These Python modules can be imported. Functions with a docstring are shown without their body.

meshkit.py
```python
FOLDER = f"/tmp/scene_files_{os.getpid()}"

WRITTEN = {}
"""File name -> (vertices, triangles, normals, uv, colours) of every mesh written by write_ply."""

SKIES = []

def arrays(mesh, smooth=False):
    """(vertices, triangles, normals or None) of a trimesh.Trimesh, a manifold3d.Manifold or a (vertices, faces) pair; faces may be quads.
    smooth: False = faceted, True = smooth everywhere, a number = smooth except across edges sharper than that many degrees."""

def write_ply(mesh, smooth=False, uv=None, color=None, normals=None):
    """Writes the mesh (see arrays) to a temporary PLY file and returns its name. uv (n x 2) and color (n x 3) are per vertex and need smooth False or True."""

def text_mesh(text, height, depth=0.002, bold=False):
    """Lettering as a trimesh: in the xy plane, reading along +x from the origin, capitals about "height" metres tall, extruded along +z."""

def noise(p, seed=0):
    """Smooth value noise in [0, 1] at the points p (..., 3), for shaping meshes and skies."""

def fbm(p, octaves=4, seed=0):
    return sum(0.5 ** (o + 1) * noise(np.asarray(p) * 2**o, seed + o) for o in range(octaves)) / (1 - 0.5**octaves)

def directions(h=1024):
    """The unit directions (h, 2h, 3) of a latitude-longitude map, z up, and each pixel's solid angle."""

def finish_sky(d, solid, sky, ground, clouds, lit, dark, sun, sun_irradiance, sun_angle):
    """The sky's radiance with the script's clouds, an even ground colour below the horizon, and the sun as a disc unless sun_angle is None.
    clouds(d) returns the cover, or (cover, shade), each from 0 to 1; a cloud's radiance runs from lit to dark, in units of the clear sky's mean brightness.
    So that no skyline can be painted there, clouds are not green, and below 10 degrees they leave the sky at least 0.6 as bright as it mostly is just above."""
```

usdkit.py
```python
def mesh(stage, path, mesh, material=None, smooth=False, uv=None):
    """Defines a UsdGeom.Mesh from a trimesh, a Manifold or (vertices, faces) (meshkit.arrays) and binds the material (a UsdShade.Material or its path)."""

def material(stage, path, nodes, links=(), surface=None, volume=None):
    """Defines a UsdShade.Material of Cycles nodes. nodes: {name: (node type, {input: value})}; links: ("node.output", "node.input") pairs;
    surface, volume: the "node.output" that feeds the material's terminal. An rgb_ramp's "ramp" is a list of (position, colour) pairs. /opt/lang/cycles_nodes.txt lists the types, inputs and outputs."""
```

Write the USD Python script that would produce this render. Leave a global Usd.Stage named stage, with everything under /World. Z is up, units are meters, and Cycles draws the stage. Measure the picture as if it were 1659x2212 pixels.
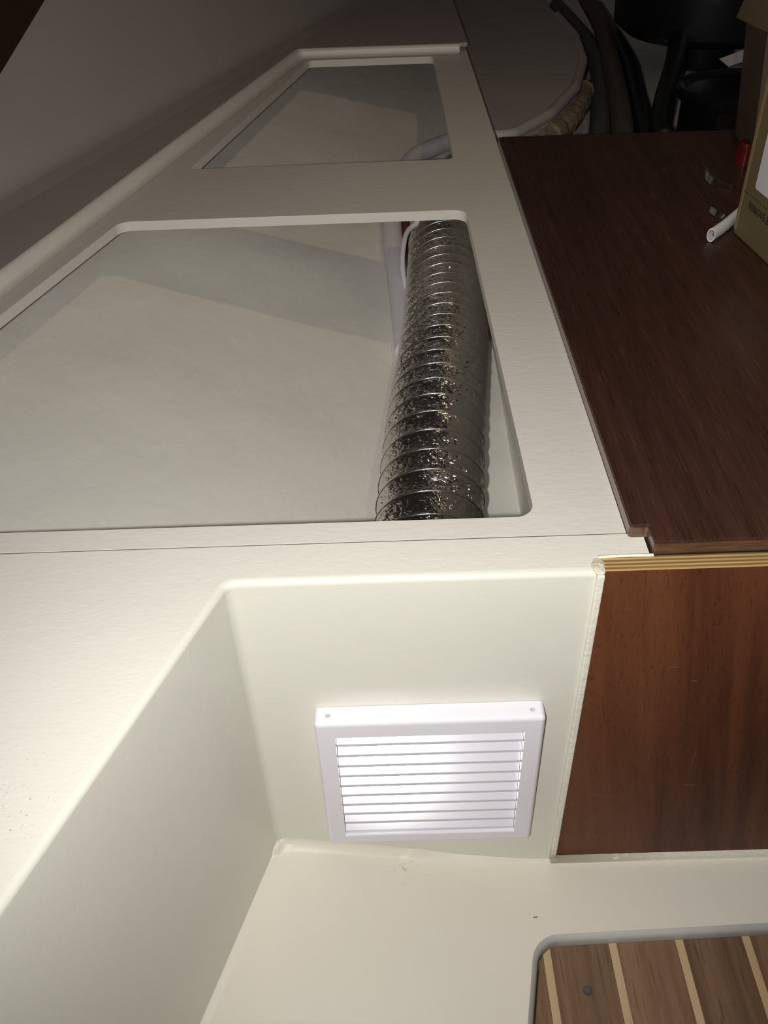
import math, random
import numpy as np, trimesh, manifold3d, usdkit, meshkit
import mapbox_earcut as earcut
from pxr import Usd, UsdGeom, UsdLux, UsdShade, Sdf, Gf

random.seed(7); np.random.seed(7)
stage = Usd.Stage.CreateInMemory()
UsdGeom.SetStageUpAxis(stage, UsdGeom.Tokens.z); UsdGeom.SetStageMetersPerUnit(stage, 1.0)
UsdGeom.Xform.Define(stage, '/World'); UsdGeom.Scope.Define(stage, '/World/Looks')

# ------------------------------------------------------------------ camera, lights, exposure
CAM = np.array([0.0, 0.0, 0.713])
YAW, PITCH, ROLL = math.radians(-0.751), math.radians(40.076), math.radians(-2.368)
F_PX = 1948.6
cy, sy, cp, sp = math.cos(YAW), math.sin(YAW), math.cos(PITCH), math.sin(PITCH)
fwd = np.array([sy*cp, cy*cp, -sp]); rt = np.array([cy, -sy, 0]); up = np.cross(rt, fwd)
cr, sr = math.cos(ROLL), math.sin(ROLL)
rt, up = cr*rt + sr*up, -sr*rt + cr*up
cam = UsdGeom.Camera.Define(stage, '/World/camera')
m = Gf.Matrix4d(*[float(v) for v in (*rt, 0, *up, 0, *(-fwd), 0, *CAM, 1)])
cam.AddTransformOp().Set(m)
cam.CreateHorizontalApertureAttr(24.0); cam.CreateVerticalApertureAttr(24.0*2212/1659)
cam.CreateFocalLengthAttr(24.0*F_PX/1659); cam.CreateClippingRangeAttr(Gf.Vec2f(0.01, 50))
cam.CreateExposureAttr(0.0)

FLASH_L, LAMP_L, AMBIENT = 18100.0, 310.0, 0.006
def lamp(name, pos, aim, r, inten, col, half, soft):
    """A small round lamp that shines in a soft cone towards the point aim."""
    l = UsdLux.SphereLight.Define(stage, '/World/' + name)
    z = np.array(pos, float) - np.array(aim, float); z /= np.linalg.norm(z)
    x = np.cross([0, 0, 1.0] if abs(z[2]) < 0.95 else [1.0, 0, 0], z); x /= np.linalg.norm(x); y = np.cross(z, x)
    l.AddTransformOp().Set(Gf.Matrix4d(*[float(v) for v in (*x, 0, *y, 0, *z, 0, *pos, 1)]))
    l.CreateRadiusAttr(r); l.CreateIntensityAttr(inten); l.CreateColorAttr(Gf.Vec3f(*col)); l.CreateNormalizeAttr(False)
    sh = UsdLux.ShapingAPI.Apply(l.GetPrim()); sh.CreateShapingConeAngleAttr(half); sh.CreateShapingConeSoftnessAttr(soft)
lamp('phone_flash', (-0.026, -0.004, 0.711), (0.055, 0.455, 0.34), 0.005, FLASH_L, (1.0, 0.985, 0.96), 56.0, 1.0)      # the phone's own lamp, beside its lens
lamp('cabin_lamp', (0.266, 0.836, 1.169), (-0.02, 1.0, 0.20), 0.014, LAMP_L, (1.0, 0.74, 0.46), 62.0, 1.0)          # small warm lamp overhead
dome = UsdLux.DomeLight.Define(stage, '/World/cabin_gloom'); dome.CreateIntensityAttr(AMBIENT); dome.CreateColorAttr(Gf.Vec3f(1.0, 0.9, 0.82))

# ------------------------------------------------------------------ helpers
used = {}
def numbered(parent, name):
    k = used.get((parent, name), 0); used[(parent, name)] = k + 1
    return name if k == 0 else f'{name}_{k:03d}'
def keys(prim, label=None, cat=None, group=None, kind=None):
    for k, v in (('label', label), ('category', cat), ('group', group), ('kind', kind)):
        if v: prim.SetCustomDataByKey(k, v)
    return prim
def thing(name, label=None, cat=None, loc=(0, 0, 0), kind=None, group=None):
    x = UsdGeom.Xform.Define(stage, '/World/' + numbered('/World', name)); x.AddTranslateOp().Set(Gf.Vec3d(*loc))
    keys(x.GetPrim(), label, cat, group, kind)
    return x.GetPrim()
def world_of(prim):
    return np.array(UsdGeom.XformCache().GetLocalToWorldTransform(prim).ExtractTranslation()) if prim else np.zeros(3)
def obj(name, mesh, mat, parent=None, smooth=35, label=None, cat=None, kind=None, group=None):
    base = str(parent.GetPath()) if parent else '/World'
    v, f, n = meshkit.arrays(mesh, False)
    v = v - world_of(parent)
    ms = usdkit.mesh(stage, f'{base}/{numbered(base, name)}', trimesh.Trimesh(v, f, process=False), MAT[mat], smooth=smooth)
    keys(ms.GetPrim(), label, cat, group, kind)
    return ms.GetPrim()
def cat_(*ms): return trimesh.util.concatenate([trimesh.Trimesh(*meshkit.arrays(x)[:2], process=False) for x in ms])

def fillet(pts, radii, n=8, closed=True):
    """2D polyline with its corners rounded."""
    pts = [np.array(p, float) for p in pts]; out = []; N = len(pts)
    if np.ndim(radii) == 0: radii = [radii]*N
    for i, p in enumerate(pts):
        r = radii[i]
        if r <= 0 or (not closed and i in (0, N-1)): out.append(p); continue
        a, b = pts[i-1]-p, pts[(i+1) % N]-p
        la, lb = np.linalg.norm(a), np.linalg.norm(b); a /= la; b /= lb
        ang = math.acos(np.clip(a@b, -1, 1))
        t = min(r/math.tan(ang/2), 0.49*la, 0.49*lb); r = t*math.tan(ang/2)
        c = p + (a+b)/np.linalg.norm(a+b)*r/math.sin(ang/2)
        s, e = p+a*t-c, p+b*t-c
        w = math.acos(np.clip(s@e/(r*r), -1, 1))
        for k in range(n+1):
            u = k/n
            out.append(c + (math.sin((1-u)*w)*s + math.sin(u*w)*e)/math.sin(w))
    return np.array(out)
def area(r): x, y = r[:, 0], r[:, 1]; return 0.5*np.sum(x*np.roll(y, -1)-np.roll(x, -1)*y)
def inset(ring, d, closed=True):
    """Moves every vertex d to the left of the running direction (mitred)."""
    a = ring - np.roll(ring, 1, 0); b = np.roll(ring, -1, 0) - ring
    if not closed: a[0] = b[0]; b[-1] = a[-1]
    a /= np.linalg.norm(a, axis=1, keepdims=True)+1e-12; b /= np.linalg.norm(b, axis=1, keepdims=True)+1e-12
    na, nb = np.c_[-a[:, 1], a[:, 0]], np.c_[-b[:, 1], b[:, 0]]
    nn = na+nb; nn /= np.linalg.norm(nn, axis=1, keepdims=True)+1e-12
    return ring + nn*d/np.maximum((nn*na).sum(1, keepdims=True), 0.35)
def plate(outer, holes=(), z0=0.0, z1=1.0, b=0.0, n=3, bottom=True, b2=0.0):
    """Extruded outline with holes whose top edges are rounded by b (bottom edges by b2)."""
    rings = [np.array(outer, float)] + [np.array(h, float) for h in holes]
    rings = [r if (area(r) > 0) == (i == 0) else r[::-1] for i, r in enumerate(rings)]
    levels = []
    if b2 > 0:
        for k in range(n+1):
            t = k/n*math.pi/2; levels.append((b2*(1-math.sin(t)), z0 + b2*(1-math.cos(t))))
    else: levels.append((0, z0))
    if b > 0:
        for k in range(n+1):
            t = k/n*math.pi/2; levels.append((b*(1-math.cos(t)), z1-b+b*math.sin(t)))
    else: levels.append((0, z1))
    sizes = [len(r) for r in rings]; off = np.concatenate([[0], np.cumsum(sizes)]); tot = off[-1]
    V = []
    for d, z in levels:
        p = np.vstack([inset(r, d) if d else r for r in rings]); V.append(np.c_[p, np.full(len(p), z)])
    F = []
    for l in range(len(levels)-1):
        for s, o in zip(sizes, off):
            i = np.arange(s); j = (i+1) % s
            A, B, C, D = l*tot+o+i, l*tot+o+j, (l+1)*tot+o+j, (l+1)*tot+o+i
            F += [np.c_[A, B, C], np.c_[A, C, D]]
    tri = earcut.triangulate_float64(V[-1][:, :2].copy(), np.array(off[1:], np.uint32)).reshape(-1, 3).astype(int)
    p = V[-1][:, :2]; e1, e2 = p[tri[:, 1]]-p[tri[:, 0]], p[tri[:, 2]]-p[tri[:, 0]]
    ccw = (e1[:, 0]*e2[:, 1]-e1[:, 1]*e2[:, 0]) > 0
    tri[~ccw] = tri[~ccw][:, ::-1]
    F.append(tri + (len(levels)-1)*tot)
    if bottom: F.append(tri[:, ::-1])
    return trimesh.Trimesh(np.vstack(V), np.vstack(F), process=False)
def sweep(path, prof):
    """Open strip: profile points (o, z) along a 2D path; o is measured to the left of the running direction."""
    path = np.array(path, float); L = [np.c_[inset(path, o, False) if o else path, np.full(len(path), z)] for o, z in prof]
    N = len(path); V = np.vstack(L); F = []
    for l in range(len(prof)-1):
        i = np.arange(N-1); A, B, C, D = l*N+i, l*N+i+1, (l+1)*N+i+1, (l+1)*N+i
        F += [np.c_[A, B, C], np.c_[A, C, D]]
    return trimesh.Trimesh(V, np.vstack(F), process=False)
def spline(pts, n=12):
    p = np.array(pts, float); p = np.vstack([2*p[0]-p[1], p, 2*p[-1]-p[-2]]); out = []
    for i in range(1, len(p)-2):
        for k in range(n):
            t = k/n; a, b, c, d = p[i-1], p[i], p[i+1], p[i+2]
            out.append(0.5*((2*b)+(c-a)*t+(2*a-5*b+4*c-d)*t*t+(3*b-a-3*c+d)*t**3))
    out.append(p[-2]); return np.array(out)
def frames(p):
    t = np.gradient(p, axis=0); t /= np.linalg.norm(t, axis=1, keepdims=True)
    u = np.cross(t, [0, 0, 1.0]); bad = np.linalg.norm(u, axis=1) < 0.05; u[bad] = [1, 0, 0]
    u /= np.linalg.norm(u, axis=1, keepdims=True); w = np.cross(u, t)
    return t, u, w
def tube(pts, r, sides=14, caps=True, oval=1.0):
    p = np.array(pts, float); t, u, w = frames(p); a = np.arange(sides)*2*math.pi/sides
    r = np.broadcast_to(r, (len(p),))
    V = (p[:, None] + r[:, None, None]*(np.cos(a)[None, :, None]*u[:, None]*oval + np.sin(a)[None, :, None]*w[:, None])).reshape(-1, 3)
    F = []
    i, j = np.meshgrid(np.arange(len(p)-1), np.arange(sides), indexing='ij'); k = (j+1) % sides
    q = np.stack([i*sides+j, i*sides+k, (i+1)*sides+k, (i+1)*sides+j], -1).reshape(-1, 4)
    F = [q[:, [0, 2, 1]], q[:, [0, 3, 2]]]
    if caps:
        V = np.vstack([V, p[0], p[-1]]); n0 = len(V)-2; jj = np.arange(sides); kk = (jj+1) % sides; e = (len(p)-1)*sides
        F += [np.c_[np.full(sides, n0), jj, kk], np.c_[np.full(sides, n0+1), e+kk, e+jj]]
    return trimesh.Trimesh(V, np.vstack(F), process=False)
def box(x0, x1, y0, y1, z0, z1, b=0.0):
    return plate([(x0, y0), (x1, y0), (x1, y1), (x0, y1)], (), z0, z1, b, 2)
def local(mesh, o, X, Y, Z):
    """Puts a mesh made in the frame (X, Y, Z) with its origin at o into the world."""
    v, f, _ = meshkit.arrays(mesh)
    return trimesh.Trimesh(np.array(o) + v@np.array([X, Y, Z], float), f, process=False)

# ------------------------------------------------------------------ materials
MAT = {}
def mk(name, nodes, links, surface='p.BSDF'):
    MAT[name] = usdkit.material(stage, '/World/Looks/' + name, nodes, links, surface=surface)
def paint(name, col, rough=0.4, scale=60, strength=0.15, dist=0.002, tint=0.05, spec=0.5, coat=0.0, stretch=(1, 1, 1), stains=None, fine=900, finestr=0.0):
    c = np.array(col)
    nodes = {'g': ('geometry', {}), 'mp': ('mapping', {'scale': stretch}),
             'n': ('noise_texture', {'scale': scale, 'detail': 4, 'roughness': 0.6}), 'n2': ('noise_texture', {'scale': 7, 'detail': 4}),
             'nf': ('noise_texture', {'scale': fine, 'detail': 2}),
             'r': ('rgb_ramp', {'ramp': [(0.3, tuple(c*(1-tint))), (0.7, tuple(np.minimum(c*(1+tint*0.6), 1)))]}),
             'b': ('bump', {'strength': strength, 'distance': dist}), 'b2': ('bump', {'strength': finestr, 'distance': 0.0006}),
             'p': ('principled_bsdf', {'roughness': rough, 'specular_ior_level': spec, 'coat_weight': coat})}
    links = [('g.position', 'mp.vector'), ('mp.vector', 'n.vector'), ('g.position', 'n2.vector'), ('mp.vector', 'nf.vector'), ('n2.fac', 'r.fac'),
             ('n.fac', 'b.height'), ('nf.fac', 'b2.height'), ('b.normal', 'b2.normal'), ('b2.normal', 'p.normal')]
    out = 'r.color'
    if stains:      # (centre, radius, colour, scale, threshold): small specks of mildew or dirt with a place of their own
        for k, (ctr, rad, scol, sc, th) in enumerate(stains):
            nodes |= {f's{k}m': ('mapping', {'location': tuple(-np.array(ctr)/np.array(rad)), 'scale': tuple(1/np.array(rad))}), f's{k}g': ('gradient_texture', {'gradient_type': 'spherical'}),
                      f's{k}n': ('noise_texture', {'scale': sc, 'detail': 3, 'roughness': 0.7}), f's{k}r': ('map_range', {'from_min': th, 'from_max': th+0.05, 'clamp': True}),
                      f's{k}x': ('math', {'math_type': 'multiply'}), f's{k}c': ('mix_color', {'b': scol}), f's{k}y': ('math', {'math_type': 'multiply_add', 'value2': 0.12, 'value3': 0.0}), f's{k}z': ('math', {'math_type': 'add'})}
            links += [('g.position', f's{k}m.vector'), (f's{k}m.vector', f's{k}g.vector'), ('g.position', f's{k}n.vector'), (f's{k}g.fac', f's{k}y.value1'), (f's{k}n.fac', f's{k}z.value1'), (f's{k}y.value', f's{k}z.value2'),
                      (f's{k}z.value', f's{k}r.value'), (f's{k}r.result', f's{k}x.value1'), (f's{k}g.fac', f's{k}x.value2'), (f's{k}x.value', f's{k}c.fac'), (out, f's{k}c.a')]
            out = f's{k}c.result'
    links.append((out, 'p.base_color'))
    mk(name, nodes, links)
def plain(name, col, rough=0.5, metallic=0.0, spec=0.5, **kw):
    mk(name, {'p': ('principled_bsdf', {'base_color': col, 'roughness': rough, 'metallic': metallic, 'specular_ior_level': spec, **kw})}, [])
def wood(name, dark, mid, light, axis, rough=0.35, coat=0.3, grain=55, along=2.5, pore=0.5, bump=0.15, spec=0.5, lean=0.0, pl=28, streak=1.0):
    """axis: the direction the grain runs in (0 x, 1 y, 2 z)."""
    s = [grain, grain, grain]; s[axis] = along
    s2 = [700, 700, 700]; s2[axis] = pl
    s3 = [9, 9, 9]; s3[axis] = 0.8
    rot = (0, lean, 0)
    nodes = {'g': ('geometry', {}), 'rt': ('mapping', {'rotation': rot}), 'm1': ('mapping', {'scale': s}), 'm2': ('mapping', {'scale': s2}), 'm3': ('mapping', {'scale': s3}),
             'n1': ('noise_texture', {'scale': 1, 'detail': 5, 'roughness': 0.6, 'distortion': 0.4}), 'n2': ('noise_texture', {'scale': 1, 'detail': 2}), 'n3': ('noise_texture', {'scale': 1, 'detail': 3, 'distortion': 0.6}),
             'a': ('math', {'math_type': 'multiply_add', 'value2': 0.55, 'value3': 0.0}), 'a2': ('math', {'math_type': 'multiply_add', 'value2': 0.45}),
             'r': ('rgb_ramp', {'ramp': [(0.30, dark), (0.48, mid), (0.68, light)]}), 'rp': ('rgb_ramp', {'ramp': [(0.30, (0.25, 0.25, 0.25)), (0.40, (1, 1, 1)), (0.60, (1, 1, 1)), (0.70, (streak,)*3)]}),
             'mu': ('mix_color', {'blend_type': 'multiply', 'fac': pore, 'use_clamp_result': False}), 'b': ('bump', {'strength': bump, 'distance': 0.0008}),
             'p': ('principled_bsdf', {'roughness': rough, 'coat_weight': coat, 'coat_roughness': 0.2, 'specular_ior_level': spec})}
    links = [('g.position', 'rt.vector')] + [('rt.vector', f'm{k}.vector') for k in (1, 2, 3)] + [(f'm{k}.vector', f'n{k}.vector') for k in (1, 2, 3)]
    links += [('n1.fac', 'a.value1'), ('n3.fac', 'a2.value1'), ('a.value', 'a2.value3'), ('a2.value', 'r.fac'), ('n2.fac', 'rp.fac'), ('r.color', 'mu.a'), ('rp.color', 'mu.b'), ('mu.result', 'p.base_color'), ('n2.fac', 'b.height'), ('b.normal', 'p.normal')]
    mk(name, nodes, links)

paint('gelcoat', (0.80, 0.775, 0.69), 0.38, 90, 0.10, 0.002, 0.03, stretch=(0.5, 1, 1), fine=420, finestr=0.22,
      stains=[((-0.205, 0.24, 0.333), (0.07, 0.05, 0.03), (0.20, 0.21, 0.17), 420, 0.715)])
paint('sole_gelcoat', (0.755, 0.70, 0.60), 0.42, 90, 0.10, 0.002, 0.03, fine=420, finestr=0.12,
      stains=[((0.0, 0.375, 0.012), (0.06, 0.02, 0.02), (0.52, 0.49, 0.38), 260, 0.66)])
paint('lip_gelcoat', (0.50, 0.48, 0.45), 0.3, 60, 0.2, 0.002, 0.35)
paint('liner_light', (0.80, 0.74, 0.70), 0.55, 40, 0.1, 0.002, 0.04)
paint('wall_gelcoat', (0.735, 0.72, 0.63), 0.30, 70, 0.10, 0.002, 0.03, fine=520, finestr=0.10)
paint('board_paint', (0.77, 0.73, 0.66), 0.42, 90, 0.10, 0.002, 0.03, stretch=(0.35, 1, 1), fine=380, finestr=0.30)
paint('shelf_paint', (0.44, 0.37, 0.35), 0.6, 90, 0.10, 0.002, 0.03)
paint('hull_paint', (0.87, 0.85, 0.77), 0.5, 22, 0.28, 0.006, 0.05, stretch=(1.4, 0.8, 0.8), fine=130, finestr=0.22)
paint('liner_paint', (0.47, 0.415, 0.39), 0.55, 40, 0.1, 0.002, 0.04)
paint('caulk', (0.80, 0.77, 0.66), 0.35, 160, 0.5, 0.002, 0.10, fine=600, finestr=0.3, stains=[((0.128, 0.389, 0.004), (0.10, 0.03, 0.02), (0.34, 0.31, 0.22), 90, 0.42)])
plain('vent_plastic', (0.82, 0.795, 0.85), 0.22)
plain('slat_plastic', (0.66, 0.635, 0.69), 0.2)
paint('old_caulk', (0.70, 0.64, 0.50), 0.35, 200, 0.5, 0.002, 0.22)
plain('vent_backing', (0.62, 0.60, 0.62), 0.5)
plain('hole_dark', (0.05, 0.05, 0.05), 0.6)
wood('front_veneer', (0.050, 0.0155, 0.0070), (0.110, 0.0355, 0.0148), (0.150, 0.053, 0.0225), 2, 0.5, 0.0, spec=0.25, grain=60, along=4, pore=0.38, lean=0.16, pl=130)
wood('top_veneer', (0.031, 0.0125, 0.0085), (0.051, 0.0205, 0.0135), (0.074, 0.032, 0.020), 1, 0.42, 0.1, spec=0.35, grain=110, along=6, pore=0.6, bump=0.25, streak=1.9)
wood('edge_wood', (0.05, 0.022, 0.012), (0.10, 0.048, 0.025), (0.15, 0.08, 0.04), 0, 0.3, 0.5, grain=300, along=40)
wood('teak', (0.085, 0.045, 0.022), (0.19, 0.105, 0.055), (0.27, 0.165, 0.095), 1, 0.5, 0.05, grain=95, along=3, pore=0.55)
wood('teak_dark', (0.06, 0.033, 0.018), (0.155, 0.087, 0.047), (0.24, 0.145, 0.085), 1, 0.5, 0.05, grain=70, along=3, pore=0.6)
wood('holly', (0.42, 0.29, 0.15), (0.50, 0.36, 0.20), (0.56, 0.42, 0.25), 1, 0.5, 0.0, grain=90, along=6, pore=0.15)
wood('dark_joinery', (0.02, 0.010, 0.007), (0.035, 0.017, 0.011), (0.05, 0.025, 0.015), 1, 0.5, 0.1)
# plywood edge: the plies as stripes across the panel's thickness
mk('ply_edge', {'g': ('geometry', {}), 's': ('separate_xyz', {}), 'm': ('map_range', {'from_min': 0.3895, 'from_max': 0.4025, 'to_min': 0.0, 'to_max': 1.0}),
                'r': ('rgb_ramp', {'ramp': [(0, (0.58, 0.37, 0.13)), (0.12, (0.62, 0.40, 0.15)), (0.16, (0.26, 0.145, 0.045)), (0.26, (0.30, 0.17, 0.055)), (0.30, (0.60, 0.41, 0.17)), (0.36, (0.60, 0.41, 0.17)), (0.40, (0.24, 0.13, 0.04)), (0.50, (0.27, 0.15, 0.05)), (0.54, (0.58, 0.40, 0.17)), (0.61, (0.58, 0.40, 0.17)), (0.65, (0.22, 0.12, 0.04)), (0.74, (0.25, 0.14, 0.045)), (0.78, (0.55, 0.38, 0.16)), (0.86, (0.55, 0.38, 0.16)), (0.90, (0.2, 0.11, 0.04)), (1, (0.2, 0.11, 0.04))]}),
                'mp': ('mapping', {'scale': (25, 900, 900)}), 'n': ('noise_texture', {'scale': 1, 'detail': 3}), 'rn': ('rgb_ramp', {'ramp': [(0.3, (0.7, 0.7, 0.7)), (0.6, (1, 1, 1))]}), 'x': ('mix_color', {'blend_type': 'multiply', 'fac': 0.7}),
                'p': ('principled_bsdf', {'roughness': 0.55})},
   [('g.position', 's.vector'), ('s.y', 'm.value'), ('m.result', 'r.fac'), ('g.position', 'mp.vector'), ('mp.vector', 'n.vector'), ('n.fac', 'rn.fac'), ('r.color', 'x.a'), ('rn.color', 'x.b'), ('x.result', 'p.base_color')])
# crinkled aluminium foil
mk('foil', {'g': ('geometry', {}), 'v': ('voronoi_texture', {'scale': 230, 'randomness': 1.0}), 'n': ('noise_texture', {'scale': 330, 'detail': 3, 'roughness': 0.6, 'distortion': 0.8}), 'a': ('math', {'math_type': 'multiply_add', 'value2': 0.6}),
            'nm': ('noise_texture', {'scale': 22, 'detail': 2}), 'mr': ('map_range', {'from_min': 0.35, 'from_max': 0.6, 'to_min': 0.35, 'to_max': 1.0, 'clamp': True}),
            'b': ('bump', {'strength': 0.8, 'distance': 0.0006}), 'p': ('principled_bsdf', {'base_color': (0.70, 0.68, 0.665), 'metallic': 1.0, 'roughness': 0.06})},
   [('g.position', 'v.vector'), ('g.position', 'n.vector'), ('v.distance', 'a.value1'), ('n.fac', 'a.value3'), ('a.value', 'b.height'), ('g.position', 'nm.vector'), ('nm.fac', 'mr.value'), ('mr.result', 'b.strength'), ('b.normal', 'p.normal')])
plain('foil_rib', (0.70, 0.68, 0.66), 0.20, 1.0)
plain('white_hose', (0.80, 0.77, 0.80), 0.45)
plain('white_cable', (0.80, 0.78, 0.80), 0.4)
plain('red_brown_hose', (0.16, 0.06, 0.05), 0.5)
plain('black_rubber', (0.012, 0.012, 0.013), 0.38)
plain('black_gloss', (0.008, 0.008, 0.009), 0.16)
plain('grey_green_hose', (0.085, 0.09, 0.085), 0.5)
plain('brown_hose', (0.10, 0.072, 0.06), 0.5)
plain('red_plastic', (0.11, 0.006, 0.006), 0.35)
plain('copper', (0.42, 0.20, 0.12), 0.4, 0.7)
plain('screw_steel', (0.22, 0.20, 0.18), 0.4, 0.8)
plain('ink', (0.035, 0.027, 0.017), 0.6)
plain('scratch_pale', (0.16, 0.10, 0.065), 0.7)
plain('tag_paper', (0.27, 0.24, 0.235), 0.6)
plain('label_paper', (0.75, 0.73, 0.71), 0.6)
paint('card', (0.17, 0.125, 0.055), 0.7, 60, 0.1, 0.001, 0.08, fine=900, finestr=0.1)
paint('card_dark', (0.12, 0.072, 0.042), 0.75, 60, 0.1, 0.001, 0.08)
paint('card_flap', (0.27, 0.19, 0.10), 0.65, 60, 0.1, 0.001, 0.08)
mk('clear_film', {'l': ('layer_weight', {'blend': 0.45}), 'm': ('map_range', {'from_min': 0.0, 'from_max': 1.0, 'to_min': 0.10, 'to_max': 0.75}), 't': ('transparent_bsdf', {'color': (0.93, 0.92, 0.92)}), 'g': ('glossy_bsdf', {'color': (0.95, 0.93, 0.94), 'roughness': 0.13}), 'x': ('mix_closure', {})},
   [('l.fresnel', 'm.value'), ('m.result', 'x.fac'), ('t.BSDF', 'x.closure1'), ('g.BSDF', 'x.closure2')], surface='x.closure')
paint('dirty_seam', (0.20, 0.18, 0.14), 0.7, 120, 0.3, 0.001, 0.3)
paint('resin', (0.26, 0.20, 0.13), 0.4, 120, 0.8, 0.004, 0.3)

# ------------------------------------------------------------------ the setting
T = 0.333                                       # height of the berth top
CORNER = (-0.1016, 0.3893)
recess = np.array([(-0.2524, -0.008), (-0.1768, 0.1913), CORNER, (0.1212, 0.3893)])      # upper edge of the foot well, running away then right
recess_path = fillet(recess, [0, 0, 0.007, 0], 8, closed=False)

# floor: moulded sole, coved up to the walls, with a rebate for the teak sole board
lip = fillet([(0.078, 0.10), (0.0905, 0.2617), (0.1035, 0.3215), (0.283, 0.3262), (0.70, 0.338)], [0, 0, 0.020, 0, 0], 10, closed=False)
fl = [(-0.30, -0.008), (-0.2524, -0.008)] + [tuple(p) for p in inset(recess_path, 0.003, False)] + [(0.121, 0.398), (0.70, 0.402)] + [tuple(p) for p in inset(lip, 0.0045, False)[::-1]] + [(0.0737, -0.008)]
fl = np.array(fl[1:])
seg = recess_path
def dist_to_walls(p):
    d = np.full(len(p), 9.0)
    path = np.vstack([recess_path, [(0.70, 0.3893)]])
    for a, b in zip(path[:-1], path[1:]):
        ab = b-a; t = np.clip(((p-a)@ab)/(ab@ab), 0, 1); d = np.minimum(d, np.linalg.norm(p-(a+t[:, None]*ab), axis=1))
    return d
def floor_z(p):
    a = np.clip((0.115-p[:, 0])/0.215, 0, 1); a = a**1.7*0.5 + 0.5*a*a*(3-2*a)
    z = 0.039*a*(0.46+0.54*np.clip((p[:, 1]-0.26)/0.13, 0, 1))
    r = np.where(p[:, 1] > 0.386-0.35*np.maximum(-0.085-p[:, 0], 0), 0.010, 0.004)*np.clip((0.118-p[:, 0])/0.05, 0.15, 1); d = np.minimum(dist_to_walls(p), r)
    return z + (r-np.sqrt(np.maximum(r*r-(r-d)**2, 0)))*0.8
fm = plate(fl, (), 0, 1e-4, bottom=False)
top = fm.faces[np.all(fm.vertices[fm.faces][:, :, 2] > 5e-5, axis=1)]
v, f = trimesh.remesh.subdivide_to_size(fm.vertices, top, 0.006, max_iter=14)
keep = trimesh.Trimesh(v, f, process=False); keep.merge_vertices()
v = np.array(keep.vertices); v[:, 2] = floor_z(v[:, :2])
floor = thing('floor', 'cream moulded cabin sole with a rounded rebate around the teak board', kind='structure')
obj('sole_moulding', (v, np.array(keep.faces)), 'sole_gelcoat', floor, smooth=True)
obj('rebate_lip', sweep(lip[::-1], [(-0.0045, 0.0), (-0.003, -0.0004), (-0.0012, -0.0018), (0.0, -0.0045), (0.0, -0.016)]), 'lip_gelcoat', floor, smooth=60)
obj('chip_mark', plate(fillet([(0.1008, 0.3394), (0.1044, 0.3398), (0.1044, 0.3407), (0.1008, 0.3404)], 0.0003, 3), (), float(floor_z(np.array([[0.1028, 0.34]]))[0]), float(floor_z(np.array([[0.1028, 0.34]]))[0])+0.0002), 'dirty_seam', floor)
obj('bilge_pan', box(0.06, 0.70, -0.01, 0.350, -0.03, -0.0185), 'dirty_seam', floor)

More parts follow.
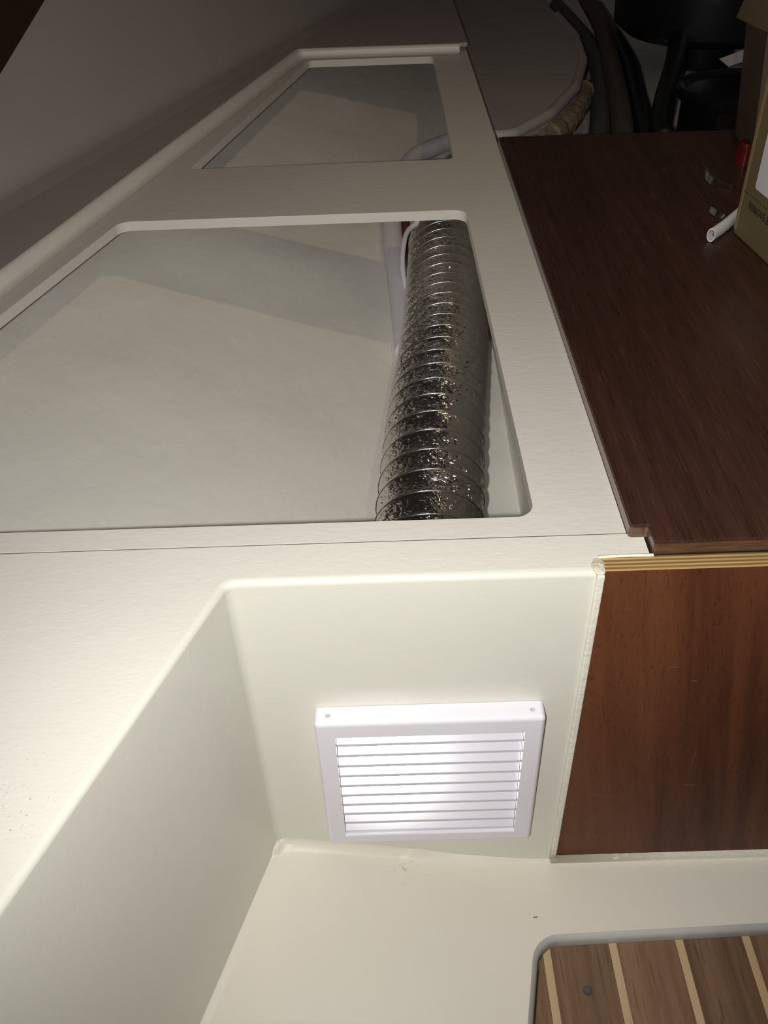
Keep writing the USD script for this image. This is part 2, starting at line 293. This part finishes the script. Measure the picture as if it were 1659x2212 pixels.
# hull skin seen inside the lockers
def hull_z(x, y): return 0.055 - 0.352*x + 0.108*y
gx, gy = np.meshgrid(np.linspace(-0.95, 0.16, 60), np.linspace(0.40, 2.5, 90), indexing='ij')
gz = hull_z(gx, gy) + 0.006*(meshkit.fbm(np.stack([gx*9, gy*9, gx*0], -1), 3, 3)-0.5)
gz = np.minimum(gz, 0.318 + 0*gx)
I = np.arange(60*90).reshape(60, 90)
hf = np.vstack([np.c_[I[:-1, :-1].ravel(), I[1:, :-1].ravel(), I[1:, 1:].ravel()], np.c_[I[:-1, :-1].ravel(), I[1:, 1:].ravel(), I[:-1, 1:].ravel()]])
obj('wall_hull', (np.stack([gx, gy, gz], -1).reshape(-1, 3), hf), 'hull_paint', smooth=True, kind='structure')

obj('wall_locker', box(0.1360, 0.1420, 0.405, 2.30, -0.02, 0.3215), 'hull_paint', kind='structure')

# hull liner above the berth shelf
SH = 0.3463
cd = np.array([0.376, 0.9686]); cd /= np.linalg.norm(cd); c0 = np.array([-0.4326, 1.0199])
crease = [c0 + cd*t for t in (-0.95, 2.4)]
lean = math.radians(72); R = 0.03
prof = [(-0.05, SH+0.0002)]
for k in range(9):
    a = lean*k/8; prof.append((-0.02+R*math.sin(a)*0.9, SH+R*(1-math.cos(a))))
o, z = prof[-1]; prof.append((o+0.75*math.cos(lean), z+0.75*math.sin(lean)))
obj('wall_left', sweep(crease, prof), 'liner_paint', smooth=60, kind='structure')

# ------------------------------------------------------------------ berth moulding
berth = thing('berth_moulding', 'cream fibreglass berth base with foot well recess, raised rim and side shelf', 'berth')
prof = [(0.0045, T), (0.0028, T-0.0003), (0.0013, T-0.0013), (0.0003, T-0.0028), (0, T-0.0045), (0.0, 0.30), (0.0, -0.03)]
obj('recess_wall', sweep(recess_path, prof), 'wall_gelcoat', berth, smooth=50)
inn = inset(recess_path, 0.0045, False)
deck = [tuple(p) for p in inn] + [(0.1212, 0.4020), (0.1530, 0.4020)]
deck = np.vstack([np.array(deck), fillet([(0.1560, 0.4020), (0.1560, 0.4225), (0.10, 0.4225)], [0, 0.004, 0], 6, closed=False), [(-0.80, 0.4225), (-0.80, -0.008)]])
obj('front_deck', plate(deck, (), T-0.012, T, 0.0), 'gelcoat', berth)
obj('seam_filler', box(-0.79, 0.1460, 0.4226, 0.4235, T-0.008, T-0.0002), 'dirty_seam', berth, label='dark thin seam in front of the locker board')
# raised rim and shelf around the locker board
rim = fillet([(-0.475, 0.432), (-0.1290, 1.6190), (0.1320, 1.6130)], [0, 0.012, 0], 6, closed=False)
prof = [(-0.0120, T+0.0006)]
for k in range(7): a = math.radians(78)*k/6; prof.append((-0.0105+0.008*math.sin(a), T+0.0007+0.008*(1-math.cos(a))*0.55))
h0 = prof[-1]
for k in range(7):
    a = math.pi/2*k/6; prof.append((h0[0]+0.0012+0.0055*(1-math.cos(a)), SH-0.0055+0.0055*math.sin(a)))
obj('raised_rim', sweep(rim, prof), 'gelcoat', berth, smooth=60)
edge = prof[-1][0]
ro = inset(rim, edge, False)
cr_in = [c0 + cd*t + np.array([cd[1], -cd[0]])*0.03 for t in (-0.85, 1.35)]
shelf = np.vstack([ro, [(0.1340, 1.6205), (0.1468, 1.6205), (0.1468, 2.45), (0.12, 2.45)], [cr_in[1], cr_in[0]]])
obj('side_shelf', plate(shelf, (), SH-0.006, SH, 0.0), 'shelf_paint', berth)
e = rim[-1]
obj('rim_end', box(0.1318, 0.1338, 1.6130, 1.6210, T, SH), 'gelcoat', berth)

# locker board with two cut-outs
op1 = fillet([(-0.4468, 0.4438), (0.0915, 0.4425), (0.0893, 0.9534), (-0.2850, 0.9543)], [0.012, 0.0125, 0.014, 0.016], 8)
op2 = fillet([(-0.2335, 1.1105), (0.0880, 1.1125), (0.0895, 1.5970), (-0.1125, 1.5990)], [0.006, 0.010, 0.010, 0.008], 8)
rb = inset(rim, -0.0090, False)
outer = np.vstack([[(-0.475, 0.4236), (0.1462, 0.4236)], [(0.1462, 2.45), (0.1345, 2.45), (0.1345, 1.6045)], rb[::-1][1:]])
lb = thing('locker_board', 'cream painted plywood berth board with two large cut-out openings', 'board')
obj('panel', plate(outer, [op1, op2], T-0.0105, T, 0.0003, 2), 'board_paint', lb, smooth=40)

# ------------------------------------------------------------------ wooden front panel, its seal, and the wooden top
fp = thing('front_panel', 'reddish brown veneered plywood panel sealed into the berth front', 'panel', (0.3, 0.395, 0.0))
obj('veneer_face', box(0.1262, 0.70, 0.3893, 0.3899, 0.004, 0.3326), 'front_veneer', fp)
obj('plywood_core', box(0.1262, 0.70, 0.3899, 0.4022, 0.004, 0.3328), 'ply_edge', fp, label='pale layered plywood edge along the panel top')
for (xa, za), (xb, zb) in (((0.1386, 0.0970), (0.1726, 0.0876)), ((0.1485, 0.0606), (0.1646, 0.0523)), ((0.1966, 0.2288), (0.2022, 0.2271)), ((0.1791, 0.2420), (0.1866, 0.2431)), ((0.2154, 0.1498), (0.2158, 0.1260)), ((0.2143, 0.1042), (0.2238, 0.1037))):
    pts = [(xa+(xb-xa)*t + random.uniform(-.0003, .0003), 0.38928, za+(zb-za)*t + random.uniform(-.0003, .0003)) for t in np.linspace(0, 1, 7)]
    obj('scratch', tube(pts, np.array([.00004, .00014, .00018, .0001, .00016, .00012, .00004]), 6), 'scratch_pale', fp)
sl = thing('sealant_bead', 'off-white sealant bead along the edges of the brown front panel', 'sealant')
obj('side_bead', plate(fillet([(0.1212, 0.3866), (0.1261, 0.3866), (0.1261, 0.3892), (0.1212, 0.3892)], [0.0018, 0.0018, 0, 0], 5), (), 0.0, 0.3315, 0.001, 2, b2=0.001), 'caulk', sl)
obj('bottom_bead', local(plate([(0, 0), (0.0058, 0), (0.0058, 0.0062), (0, 0.0062)], (), 0, 0.58, 0.001, 2, b2=0.001), (0.1215, 0.3850, -0.0008), (0, 1, 0), (0, 0, 1), (1, 0, 0)), 'caulk', sl)
blob = trimesh.creation.icosphere(3, 1.0); bv = blob.vertices*np.array([0.0044, 0.0070, 0.0017]); bv += (meshkit.fbm(bv*500, 3, 5)[:, None]-0.5)*0.0025*blob.vertices
obj('corner_blob', trimesh.Trimesh(bv+np.array([0.1232, 0.3945, 0.3325]), blob.faces), 'old_caulk', sl, smooth=True)
obj('back_bead', tube(spline([(0.124, 0.4018, 0.3332), (0.14, 0.4024, 0.3333), (0.158, 0.4022, 0.3332)], 6), 0.0011, 8), 'caulk', sl, smooth=True)

tp = thing('wooden_top', 'dark brown grained locker top board with a notched corner', 'board')
out = [(0.1580, 0.4035), (0.95, 0.4110), (0.95, 1.145), (0.1464, 1.1560), (0.1468, 0.4195), (0.1580, 0.4195)]
obj('top_board', plate(fillet(out, [0.002, 0, 0, 0.002, 0.002, 0.002], 3), (), 0.3348, 0.3430, 0.0012, 2), 'top_veneer', tp, smooth=40)
obj('edge_band', plate(fillet([(p[0]+dx, p[1]+dy) for p, (dx, dy) in zip(out, ((-.0004, -.0004), (0, -.0004), (0, .0004), (-.0004, .0004), (-.0004, -.0004), (-.0004, -.0004)))], [0.002, 0, 0, 0.002, 0.002, 0.002], 3), (), 0.3331, 0.3412, 0.0), 'edge_wood', tp)

# ------------------------------------------------------------------ vent grille on the recess wall
WY = 0.3893
vent = thing('vent_grille', 'square white plastic louvred vent grille on the cream recess wall', 'vent', (0.02, WY, 0.06))
VX0, VX1, VZ0, VZ1, VD = -0.0585, 0.0990, 0.0580, 0.2118, 0.0145
OX0, OX1, OZ0, OZ1 = -0.0450, 0.0855, 0.0700, 0.1962
ow = lambda m_: local(m_, (0, WY-0.0003, 0), (1, 0, 0), (0, 0, 1), (0, -1, 0))
fr = plate(fillet([(VX0, VZ0), (VX1, VZ0), (VX1, VZ1), (VX0, VZ1)], 0.0035, 6), [[(OX0, OZ0), (OX1, OZ0), (OX1, OZ1), (OX0, OZ1)]], 0, VD, 0.0, 4)
# rounded outer front edge by intersecting two plates, so that the opening stays sharp
body = plate(fillet([(VX0, VZ0), (VX1, VZ0), (VX1, VZ1), (VX0, VZ1)], 0.0035, 6), (), 0, VD, 0.0032, 5)
def man(t): return manifold3d.Manifold(manifold3d.Mesh(np.asarray(t.vertices, np.float32), np.asarray(t.faces, np.uint32)))
bm = man(body) - man(plate([(OX0, OZ0), (OX1, OZ0), (OX1, OZ1), (OX0, OZ1)], (), -0.01, 0.05))
for hx in (-0.0490, 0.0905):
    c = trimesh.creation.cylinder(0.0017, 0.02, sections=20); c.apply_transform(trimesh.transformations.rotation_matrix(math.pi/2, (1, 0, 0))); c.apply_translation((hx, VZ1, 0.0072))
    bm = bm - man(c)
obj('frame', ow(cat_(bm)), 'vent_plastic', vent, smooth=30)
obj('backing', ow(plate([(OX0-0.003, OZ0-0.003), (OX1+0.003, OZ0-0.003), (OX1+0.003, OZ1+0.003), (OX0-0.003, OZ1+0.003)], (), 0.0002, 0.0012)), 'vent_backing', vent)
NS = 10; pitch = (OZ1-OZ0-0.002)/NS
for k in range(NS):
    zf = OZ0 + 0.0004 + pitch*k                 # lower front edge of this slat
    c = [(0.0119, 0.0), (0.0119, 0.0024), (0.0116, 0.0027), (0.0012, 0.0027+0.0104*math.tan(math.radians(34))), (0.0012, 0.0104*math.tan(math.radians(34)))]   # (out from the wall, up)
    s = plate([(-a, b_) for a, b_ in c], (), 0, OX1-OX0-0.0004)
    obj('slat', local(s, (OX0+0.0002, WY, zf), (0, 1, 0), (0, 0, 1), (1, 0, 0)), 'slat_plastic', vent)
# ------------------------------------------------------------------ aluminium duct in the locker
P = spline([(0.022, 0.420, 0.147), (0.022, 0.50, 0.163), (0.033, 0.62, 0.187), (0.046, 0.747, 0.202), (0.066, 0.92, 0.205), (0.083, 1.15, 0.207), (0.100, 1.28, 0.214), (0.145, 1.39, 0.215)], 40)
d = np.linalg.norm(np.diff(P, axis=0), axis=1); S = np.concatenate([[0], np.cumsum(d)]); Ltot = S[-1]
NP, NA, PT, RD = 960, 150, 0.0245, 0.0490
s = np.linspace(0, Ltot, NP); P = np.stack([np.interp(s, S, P[:, k]) for k in range(3)], 1)
for _ in range(3): P[1:-1] = (P[:-2]+2*P[1:-1]+P[2:])/4
t_, u_, w_ = frames(P)
ang = np.arange(NA)*2*math.pi/NA
ph = (s[:, None]/PT + ang[None, :]/(2*math.pi)) % 1.0
q = np.minimum(ph, 1-ph)*2                      # 0 on the wire, 1 halfway between two turns
sag = 0.0018*(1-(1-np.clip(q, 0, 1))**2.2)
base = P[:, None] + RD*(np.cos(ang)[None, :, None]*u_[:, None] + np.sin(ang)[None, :, None]*w_[:, None])
rng = np.random.default_rng(5)
amp = np.clip((meshkit.fbm(base*26, 2, 4)-0.28)*2.8, 0.42, 1.0)*np.clip(q*2.6-0.1, 0, 1)       # creased patches, smooth beside the wire
crk = (meshkit.fbm(base*210, 3, 11)-0.5)*0.0042*amp + rng.normal(0, 0.00034, q.shape)*amp
r = RD - sag + crk
V = (P[:, None] + r[..., None]*(np.cos(ang)[None, :, None]*u_[:, None] + np.sin(ang)[None, :, None]*w_[:, None])).reshape(-1, 3)
i, j = np.meshgrid(np.arange(NP-1), np.arange(NA), indexing='ij'); k = (j+1) % NA
qd = np.stack([i*NA+j, i*NA+k, (i+1)*NA+k, (i+1)*NA+j], -1).reshape(-1, 4)
duct = thing('foil_duct', 'round crinkled aluminium foil ventilation duct in the nearer locker opening', 'duct', (0.06, 0.9, 0.15))
obj('foil_sleeve', trimesh.Trimesh(V, np.vstack([qd[:, [0, 2, 1]], qd[:, [0, 3, 2]]]), process=False), 'foil', duct, smooth=False)
sw = np.linspace(0, Ltot, int(Ltot/PT*64)); aw = -2*math.pi*sw/PT
Pw = np.stack([np.interp(sw, s, P[:, k]) for k in range(3)], 1); uw = np.stack([np.interp(sw, s, u_[:, k]) for k in range(3)], 1); ww = np.stack([np.interp(sw, s, w_[:, k]) for k in range(3)], 1)
obj('wire_helix', tube(Pw + (RD-0.0003)*(np.cos(aw)[:, None]*uw + np.sin(aw)[:, None]*ww), 0.0009, 6), 'foil_rib', duct, smooth=True)

# hoses and cable beside the duct
hull_hose = [(0.165, 1.61, 0.2000), (0.1204, 1.5856, 0.2015), (0.0817, 1.5274, 0.2088), (0.0488, 1.4655, 0.2137), (0.020, 1.35, 0.213), (0.0118, 1.2547, 0.204), (0.013, 1.1697, 0.1944), (0.0173, 1.0808, 0.1832), (0.0205, 1.0016, 0.1723), (0.0225, 0.94, 0.166)]
obj('white_hose', tube(spline(hull_hose, 8), 0.0142, 18), 'white_hose', smooth=True, label='thick greyish white hose on the locker hull left of the foil duct', cat='hose')
obj('white_cable', tube(spline([(0.060, 1.20, 0.262), (0.0475, 1.166, 0.238), (0.0308, 1.140, 0.232), (0.0240, 1.108, 0.221), (0.0228, 1.078, 0.205), (0.028, 1.05, 0.185), (0.036, 1.03, 0.165)], 10), 0.0033, 10), 'white_cable', smooth=True, label='thin white cable bent against the far left side of the foil duct', cat='cable')
obj('brown_cable', tube(spline([(0.036, 1.33, 0.200), (0.0327, 1.275, 0.1929), (0.0274, 1.2134, 0.1881), (0.0271, 1.1643, 0.1829), (0.0293, 1.1192, 0.1773)], 8), 0.006, 12), 'red_brown_hose', smooth=True, label='dark reddish brown cable between white hose and foil duct', cat='cable')

# ------------------------------------------------------------------ teak and holly sole board
sb = thing('sole_board', 'teak and pale holly striped sole board let into the cream floor', 'floorboard', (0.2, 0.2, -0.0185))
xs = [0.1093+0.0525*k-0.0525 for k in range(0, 13)]
clip = lip - 0
def clipped(x0, x1):
    from shapely import Polygon
    area_ = Polygon(np.vstack([inset(lip, -0.0012, False), [(0.70, -0.009), (0.075, -0.009)]]))
    g = Polygon([(x0+0.0006, -0.008), (x1+0.0006, -0.008), (x1-0.0009, 0.36), (x0-0.0009, 0.36)]).intersection(area_)
    return np.array(g.exterior.coords)[:-1] if g.area > 1e-6 else None
for k, x in enumerate(xs):
    a = clipped(x+0.0031, x+0.0525-0.0031)
    if a is not None: obj('plank', plate(a, (), -0.0183, -0.0080, 0.0004, 1), ('teak', 'teak_dark')[k % 2], sb)
    a = clipped(x-0.0031, x+0.0031)
    if a is not None: obj('holly_strip', plate(a, (), -0.0183, -0.0083, 0.0, 1), 'holly', sb)
sc = trimesh.creation.cylinder(0.0034, 0.0012, sections=24); sc.apply_translation((0.1351, 0.2869, -0.0077))
obj('screw_ring', sc, 'hole_dark', sb)
sc = trimesh.creation.cylinder(0.0024, 0.0012, sections=24); sc.apply_translation((0.1351, 0.2869, -0.0074))
obj('screw', sc, 'screw_steel', sb, label='small dull screw head set in the teak')

# ------------------------------------------------------------------ things on and behind the wooden top
TOPZ = 0.3432
bd = np.array([0.119, -0.9929, 0]); bn = np.array([-0.9929, -0.119, 0])
bo = np.array([0.3400, 0.8485, TOPZ])
boxa = thing('cardboard_box', 'tan cardboard carton with dark printed words standing on the wooden top', 'box', tuple(bo))
bl = lambda mesh, lift=0.0: local(mesh, bo+bn*lift, bd, (0, 0, 1), bn)
bx = plate(fillet([(0, 0), (0.24, 0), (0.24, 0.20), (0, 0.20)], [0.006]*4, 6), (), 0, 0.24, 0.003, 2, b2=0.003)
obj('carton', local(bx, bo, bd, -bn, (0, 0, 1)), 'card', boxa, smooth=40)
obj('corner_edge', bl(box(0.0045, 0.0085, 0.006, 0.236, 0, 0.0006), 0.0001), 'card_flap', boxa)
obj('label', bl(plate(fillet([(0.0265, 0.0525), (0.10, 0.0525), (0.10, 0.112), (0.0265, 0.112)], 0.003, 4), (), 0, 0.0005), 0.0001), 'label_paper', boxa, label='white paper label on the carton side')
tm = meshkit.text_mesh('REMOVE B', 0.0064, 0.0003, bold=True)
tw = tm.bounds[1][0]-tm.bounds[0][0]; tm.apply_scale((0.0405/tw, 1, 1)); tm.apply_translation((0.0215, 0.0318, 0))
obj('printed_words', bl(tm, 0.0001), 'ink', boxa)
obj('printed_dashes', bl(cat_(*[plate([(a, 0.0432), (a+0.0032, 0.0432), (a+0.0032, 0.0440), (a, 0.0440)], (), 0, 0.0003) for a in np.arange(0.0075, 0.09, 0.0056)]), 0.0001), 'ink', boxa)
# dark carton behind
cd_ = np.array([-0.178, -0.984, 0]); cn = np.array([-0.984, 0.178, 0]); co = np.array([0.4345, 1.140, TOPZ])
boxb = thing('cardboard_box', 'dark brown open carton with a raised flap behind the tan carton', 'box', tuple(co))
def hexa(p): return trimesh.Trimesh(np.array(p, float), np.array([[0, 2, 1], [0, 3, 2], [4, 5, 6], [4, 6, 7], [0, 1, 5], [0, 5, 4], [1, 2, 6], [1, 6, 5], [2, 3, 7], [2, 7, 6], [3, 0, 4], [3, 4, 7]]), process=False)
bq = [co, co+cd_*0.13, co+cd_*0.13-cn*0.22, co-cn*0.22]
bq += [q_ + np.array([0, 0, 0.122 + 0.014*(k_ in (1, 2))]) + cn*(0.013 if k_ < 2 else -0.004) for k_, q_ in enumerate(bq)]
obj('carton', hexa(bq), 'card_dark', boxb)
fa, fb, fe = np.array([0.4148, 1.1510, 0.4677]), np.array([0.3785, 0.9540, 0.4955]), np.array([-0.014, -0.074, 0.060])
fq = [fa, fb, fb+fe, fa+fe]
obj('flap', hexa([q_ for q_ in fq] + [q_ + cn*0.003 for q_ in fq]), 'card_flap', boxb, label='lighter tan flap folded outwards')
obj('white_tag', local(plate([(0, 0), (0.030, 0.004), (0.024, 0.016), (-0.011, 0.010)], (), 0, 0.0012), (0.4125, 1.148, 0.4165), (0.98, 0.1, 0.1), (-0.1, 0.3, 0.95), (0, -0.95, 0.3)), 'tag_paper', label='small white card tag sticking out beside the dark carton', cat='tag')
cap = trimesh.creation.cylinder(0.009, 0.024, sections=32); cap.apply_translation((0.4105, 1.033, TOPZ+0.012))
knurl = cat_(*[box(0.4105+0.0089*math.cos(a)-0.0006, 0.4105+0.0089*math.cos(a)+0.0006, 1.033+0.0089*math.sin(a)-0.0006, 1.033+0.0089*math.sin(a)+0.0006, TOPZ+0.001, TOPZ+0.020) for a in np.arange(0, 6.28, 0.35)])
rc = thing('red_cap', 'red plastic bottle cap wedged between the two cartons', 'cap', (0.4105, 1.033, TOPZ))
obj('cap_body', cap, 'red_plastic', rc); obj('grip_ribs', knurl, 'red_plastic', rc)
# clear plastic scraps
def film(pts, w, name, label, h=0.006, thick=0.0005):
    p = spline(pts, 8); t = np.gradient(p, axis=0); t /= np.linalg.norm(t, axis=1, keepdims=True); nrm = np.cross(t, [0, 0, 1.0])
    ww_ = w*np.interp(np.linspace(0, 1, len(p)), [0, 0.15, 0.6, 1], [0.35, 0.8, 1, 0.4])
    rows = []
    for a, zz in ((-1, 0.0006), (-0.5, h*0.75), (0, h*0.3), (0.5, h), (1, 0.0006)):
        rows.append(p + nrm*(a*ww_/2)[:, None] + np.array([0, 0, 1.0])*(zz*np.interp(np.linspace(0, 1, len(p)), [0, .2, 1], [.5, 1, .8]))[:, None])
    rows = np.array(rows); rows2 = rows + np.array([0, 0, thick]); N = len(p); A = np.concatenate([rows, rows2[::-1]]); M_ = len(A)
    V_ = A.reshape(-1, 3); F_ = []
    for l in range(M_):
        i = np.arange(N-1); l2 = (l+1) % M_
        F_ += [np.c_[l*N+i, l2*N+i, l2*N+i+1], np.c_[l*N+i, l2*N+i+1, l*N+i+1]]
    obj(name, trimesh.Trimesh(V_, np.vstack(F_), process=False), 'clear_film', smooth=25, label=label, cat='plastic scrap')
film([(0.3616, 1.030, TOPZ), (0.3590, 0.995, TOPZ), (0.3615, 0.972, TOPZ), (0.3745, 0.955, TOPZ)], 0.011, 'clear_plastic_strip', 'bent strip of clear plastic lying near the cartons', 0.007)
film([(0.3340, 0.903, TOPZ), (0.3380, 0.890, TOPZ), (0.3425, 0.877, TOPZ)], 0.009, 'clear_plastic_scrap', 'tiny clear plastic scrap above the cut white cable end', 0.006)
# cut end of a flat white sheathed cable
cp_ = spline([(0.3125, 0.826, TOPZ+0.0070), (0.330, 0.845, TOPZ+0.0070), (0.352, 0.872, TOPZ+0.0069), (0.375, 0.90, TOPZ+0.0069)], 8)
cc = thing('cut_cable_end', 'cut off end of a white flat cable poking out under the tan carton', 'cable', (0.3125, 0.826, TOPZ))
def ring_tube(p, ro_, ri_, ovx, ovz):
    t, u, w = frames(p); a = np.arange(24)*2*math.pi/24
    mk_ = lambda r_: (p[:, None] + r_*(np.cos(a)[None, :, None]*u[:, None]*ovx + np.sin(a)[None, :, None]*w[:, None]*ovz))
    A = np.concatenate([mk_(ro_), mk_(ri_)[::-1]]); M_ = len(A); V_ = A.reshape(-1, 3); F_ = []
    jj = np.arange(24); kk = (jj+1) % 24
    for l in range(M_):
        l2 = (l+1) % M_
        F_ += [np.c_[l*24+jj, l2*24+kk, l*24+kk], np.c_[l*24+jj, l2*24+jj, l2*24+kk]]
    return trimesh.Trimesh(V_, np.vstack(F_), process=False)
obj('sheath', ring_tube(cp_, 0.0068, 0.0054, 0.62, 1.0), 'white_cable', cc, smooth=40)
for dz in (-0.0017, 0.0017):
    obj('copper_core', tube(cp_[2:]+np.array([0, 0, dz]), 0.0014, 10), 'copper', cc, smooth=True, label='copper coloured wire inside the sheath')

# dark bilge beyond the wooden top
obj('wall_bilge', (np.array([(0.15, 1.17, 0.165), (1.5, 1.17, 0.165), (1.5, 3.4, 0.175), (0.15, 3.4, 0.175)]), np.array([[0, 1, 2], [0, 2, 3]])), 'liner_light', kind='structure')
lid = fillet([(0.158, 2.45), (0.158, 1.352), (0.190, 1.350), (0.262, 1.440), (0.325, 1.575), (0.368, 1.74), (0.386, 1.92), (0.380, 2.10), (0.362, 2.45)], [0, 0.01, 0.03, .1, .1, .1, .1, .1, 0], 5)
bc = thing('moulded_cover', 'dim grey moulded cover with a rounded lip beyond the wooden top', 'cover', (0.2, 1.9, 0.26))
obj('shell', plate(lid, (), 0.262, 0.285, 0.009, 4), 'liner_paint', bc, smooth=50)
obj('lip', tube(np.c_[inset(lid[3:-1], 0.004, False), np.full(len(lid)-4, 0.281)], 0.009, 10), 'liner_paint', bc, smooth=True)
rs = spline([(0.215, 1.392, 0.250), (0.272, 1.452, 0.252), (0.322, 1.556, 0.252), (0.358, 1.675, 0.250)], 14)
rr = 0.016 + 0.007*(np.random.rand(len(rs))-0.5)
obj('resin_patch', tube(rs, rr, 9), 'resin', smooth=25, label='rough brownish resin smear along the grey cover edge', cat='resin')
obj('grey_hose', tube(spline([(0.462, 2.60, 0.20), (0.455, 2.19, 0.215), (0.4408, 1.957, 0.22), (0.410, 1.768, 0.22), (0.3647, 1.5468, 0.22), (0.33, 1.40, 0.21)], 10), 0.019, 16), 'grey_green_hose', smooth=True, label='dark grey-green hose nearest the moulded cover', cat='hose')
obj('brown_hose', tube(spline([(0.5112, 2.50, 0.24), (0.4885, 2.173, 0.24), (0.4471, 1.8744, 0.24), (0.4162, 1.665, 0.24), (0.3844, 1.4801, 0.24), (0.36, 1.36, 0.23)], 10), 0.018, 16), 'brown_hose', smooth=True, label='dark brown hose between the grey and the black hoses', cat='hose')
obj('black_hose', tube(spline([(0.532, 2.45, 0.22), (0.503, 2.00, 0.22), (0.4644, 1.7312, 0.22), (0.438, 1.56, 0.22), (0.42, 1.42, 0.20)], 10), 0.020, 16), 'black_rubber', smooth=True, label='straight black rubber hose right of the brown hose', cat='hose')
obj('curved_black_hose', tube(spline([(0.60, 1.98, 0.26), (0.575, 1.89, 0.255), (0.5428, 1.7875, 0.25), (0.4942, 1.6459, 0.245), (0.455, 1.52, 0.235), (0.435, 1.42, 0.242)], 10), 0.019, 16), 'black_rubber', smooth=True, label='thick curved black hose under the black tank', cat='hose')
def lathe(prof_, c_, tilt=(0, 0), sections=48):
    mm = trimesh.creation.revolve(np.array(prof_), sections=sections)
    mm.apply_transform(trimesh.transformations.rotation_matrix(tilt[0], (1, 0, 0)) @ trimesh.transformations.rotation_matrix(tilt[1], (0, 1, 0))); mm.apply_translation(c_)
    return mm
tank = thing('black_tank', 'large black round tank looming at the dark back corner', 'tank', (0.70, 2.12, 0.175))
obj('tank_body', lathe([(0, -0.10), (0.17, -0.10), (0.195, -0.08), (0.20, 0.03), (0.195, 0.06), (0.14, 0.10), (0.05, 0.115), (0, 0.115)], (0.700, 2.12, 0.340)), 'black_rubber', tank, smooth=40)
obj('tank_rim', lathe([(0.150, 0.088), (0.160, 0.088), (0.160, 0.104), (0.150, 0.104), (0.150, 0.088)], (0.700, 2.12, 0.340)), 'black_gloss', tank, smooth=30)
obj('tank_neck', lathe([(0, 0), (0.06, 0), (0.065, 0.01), (0.065, 0.075), (0, 0.075)], (0.70, 2.12, 0.172)), 'black_rubber', tank, smooth=30)
pot = thing('black_canister', 'glossy black round canister lid beside the dark carton', 'canister', (0.585, 1.59, 0.2))
obj('canister_body', lathe([(0, -0.09), (0.085, -0.09), (0.09, -0.08), (0.09, 0.0), (0, 0.0)], (0.590, 1.565, 0.262)), 'black_gloss', pot, smooth=30)
obj('lid', lathe([(0, 0.0), (0.098, 0.0), (0.102, 0.004), (0.102, 0.014), (0.097, 0.019), (0.088, 0.017), (0.084, 0.012), (0, 0.014)], (0.590, 1.565, 0.262)), 'black_gloss', pot, smooth=35)

# dark wooden joinery at the top left, fixed to the liner
wn = np.array([0.8869, -0.3433, 0.3090]); e1 = np.array([0.0268, 0.1091, 0.0442]); e1 -= wn*(e1@wn); e1 /= np.linalg.norm(e1)
e2 = np.cross(wn, e1); e2 = e2 if e2[2] > 0 else -e2
ob = np.array([-0.4311, 1.1211, 0.4545])
wx = np.cross(e2, wn)
bmesh = plate([(-0.30, 0), (0.30, 0), (0.30, 0.25), (-0.30, 0.25)], (), -0.004, 0.014, 0.002, 2)
X = e1 if np.cross(e1, e2)@wn > 0 else -e1
obj('wooden_trim', local(bmesh, ob, X, e2, wn), 'dark_joinery', label='dark wooden trim board fixed high on the hull liner', cat='trim')
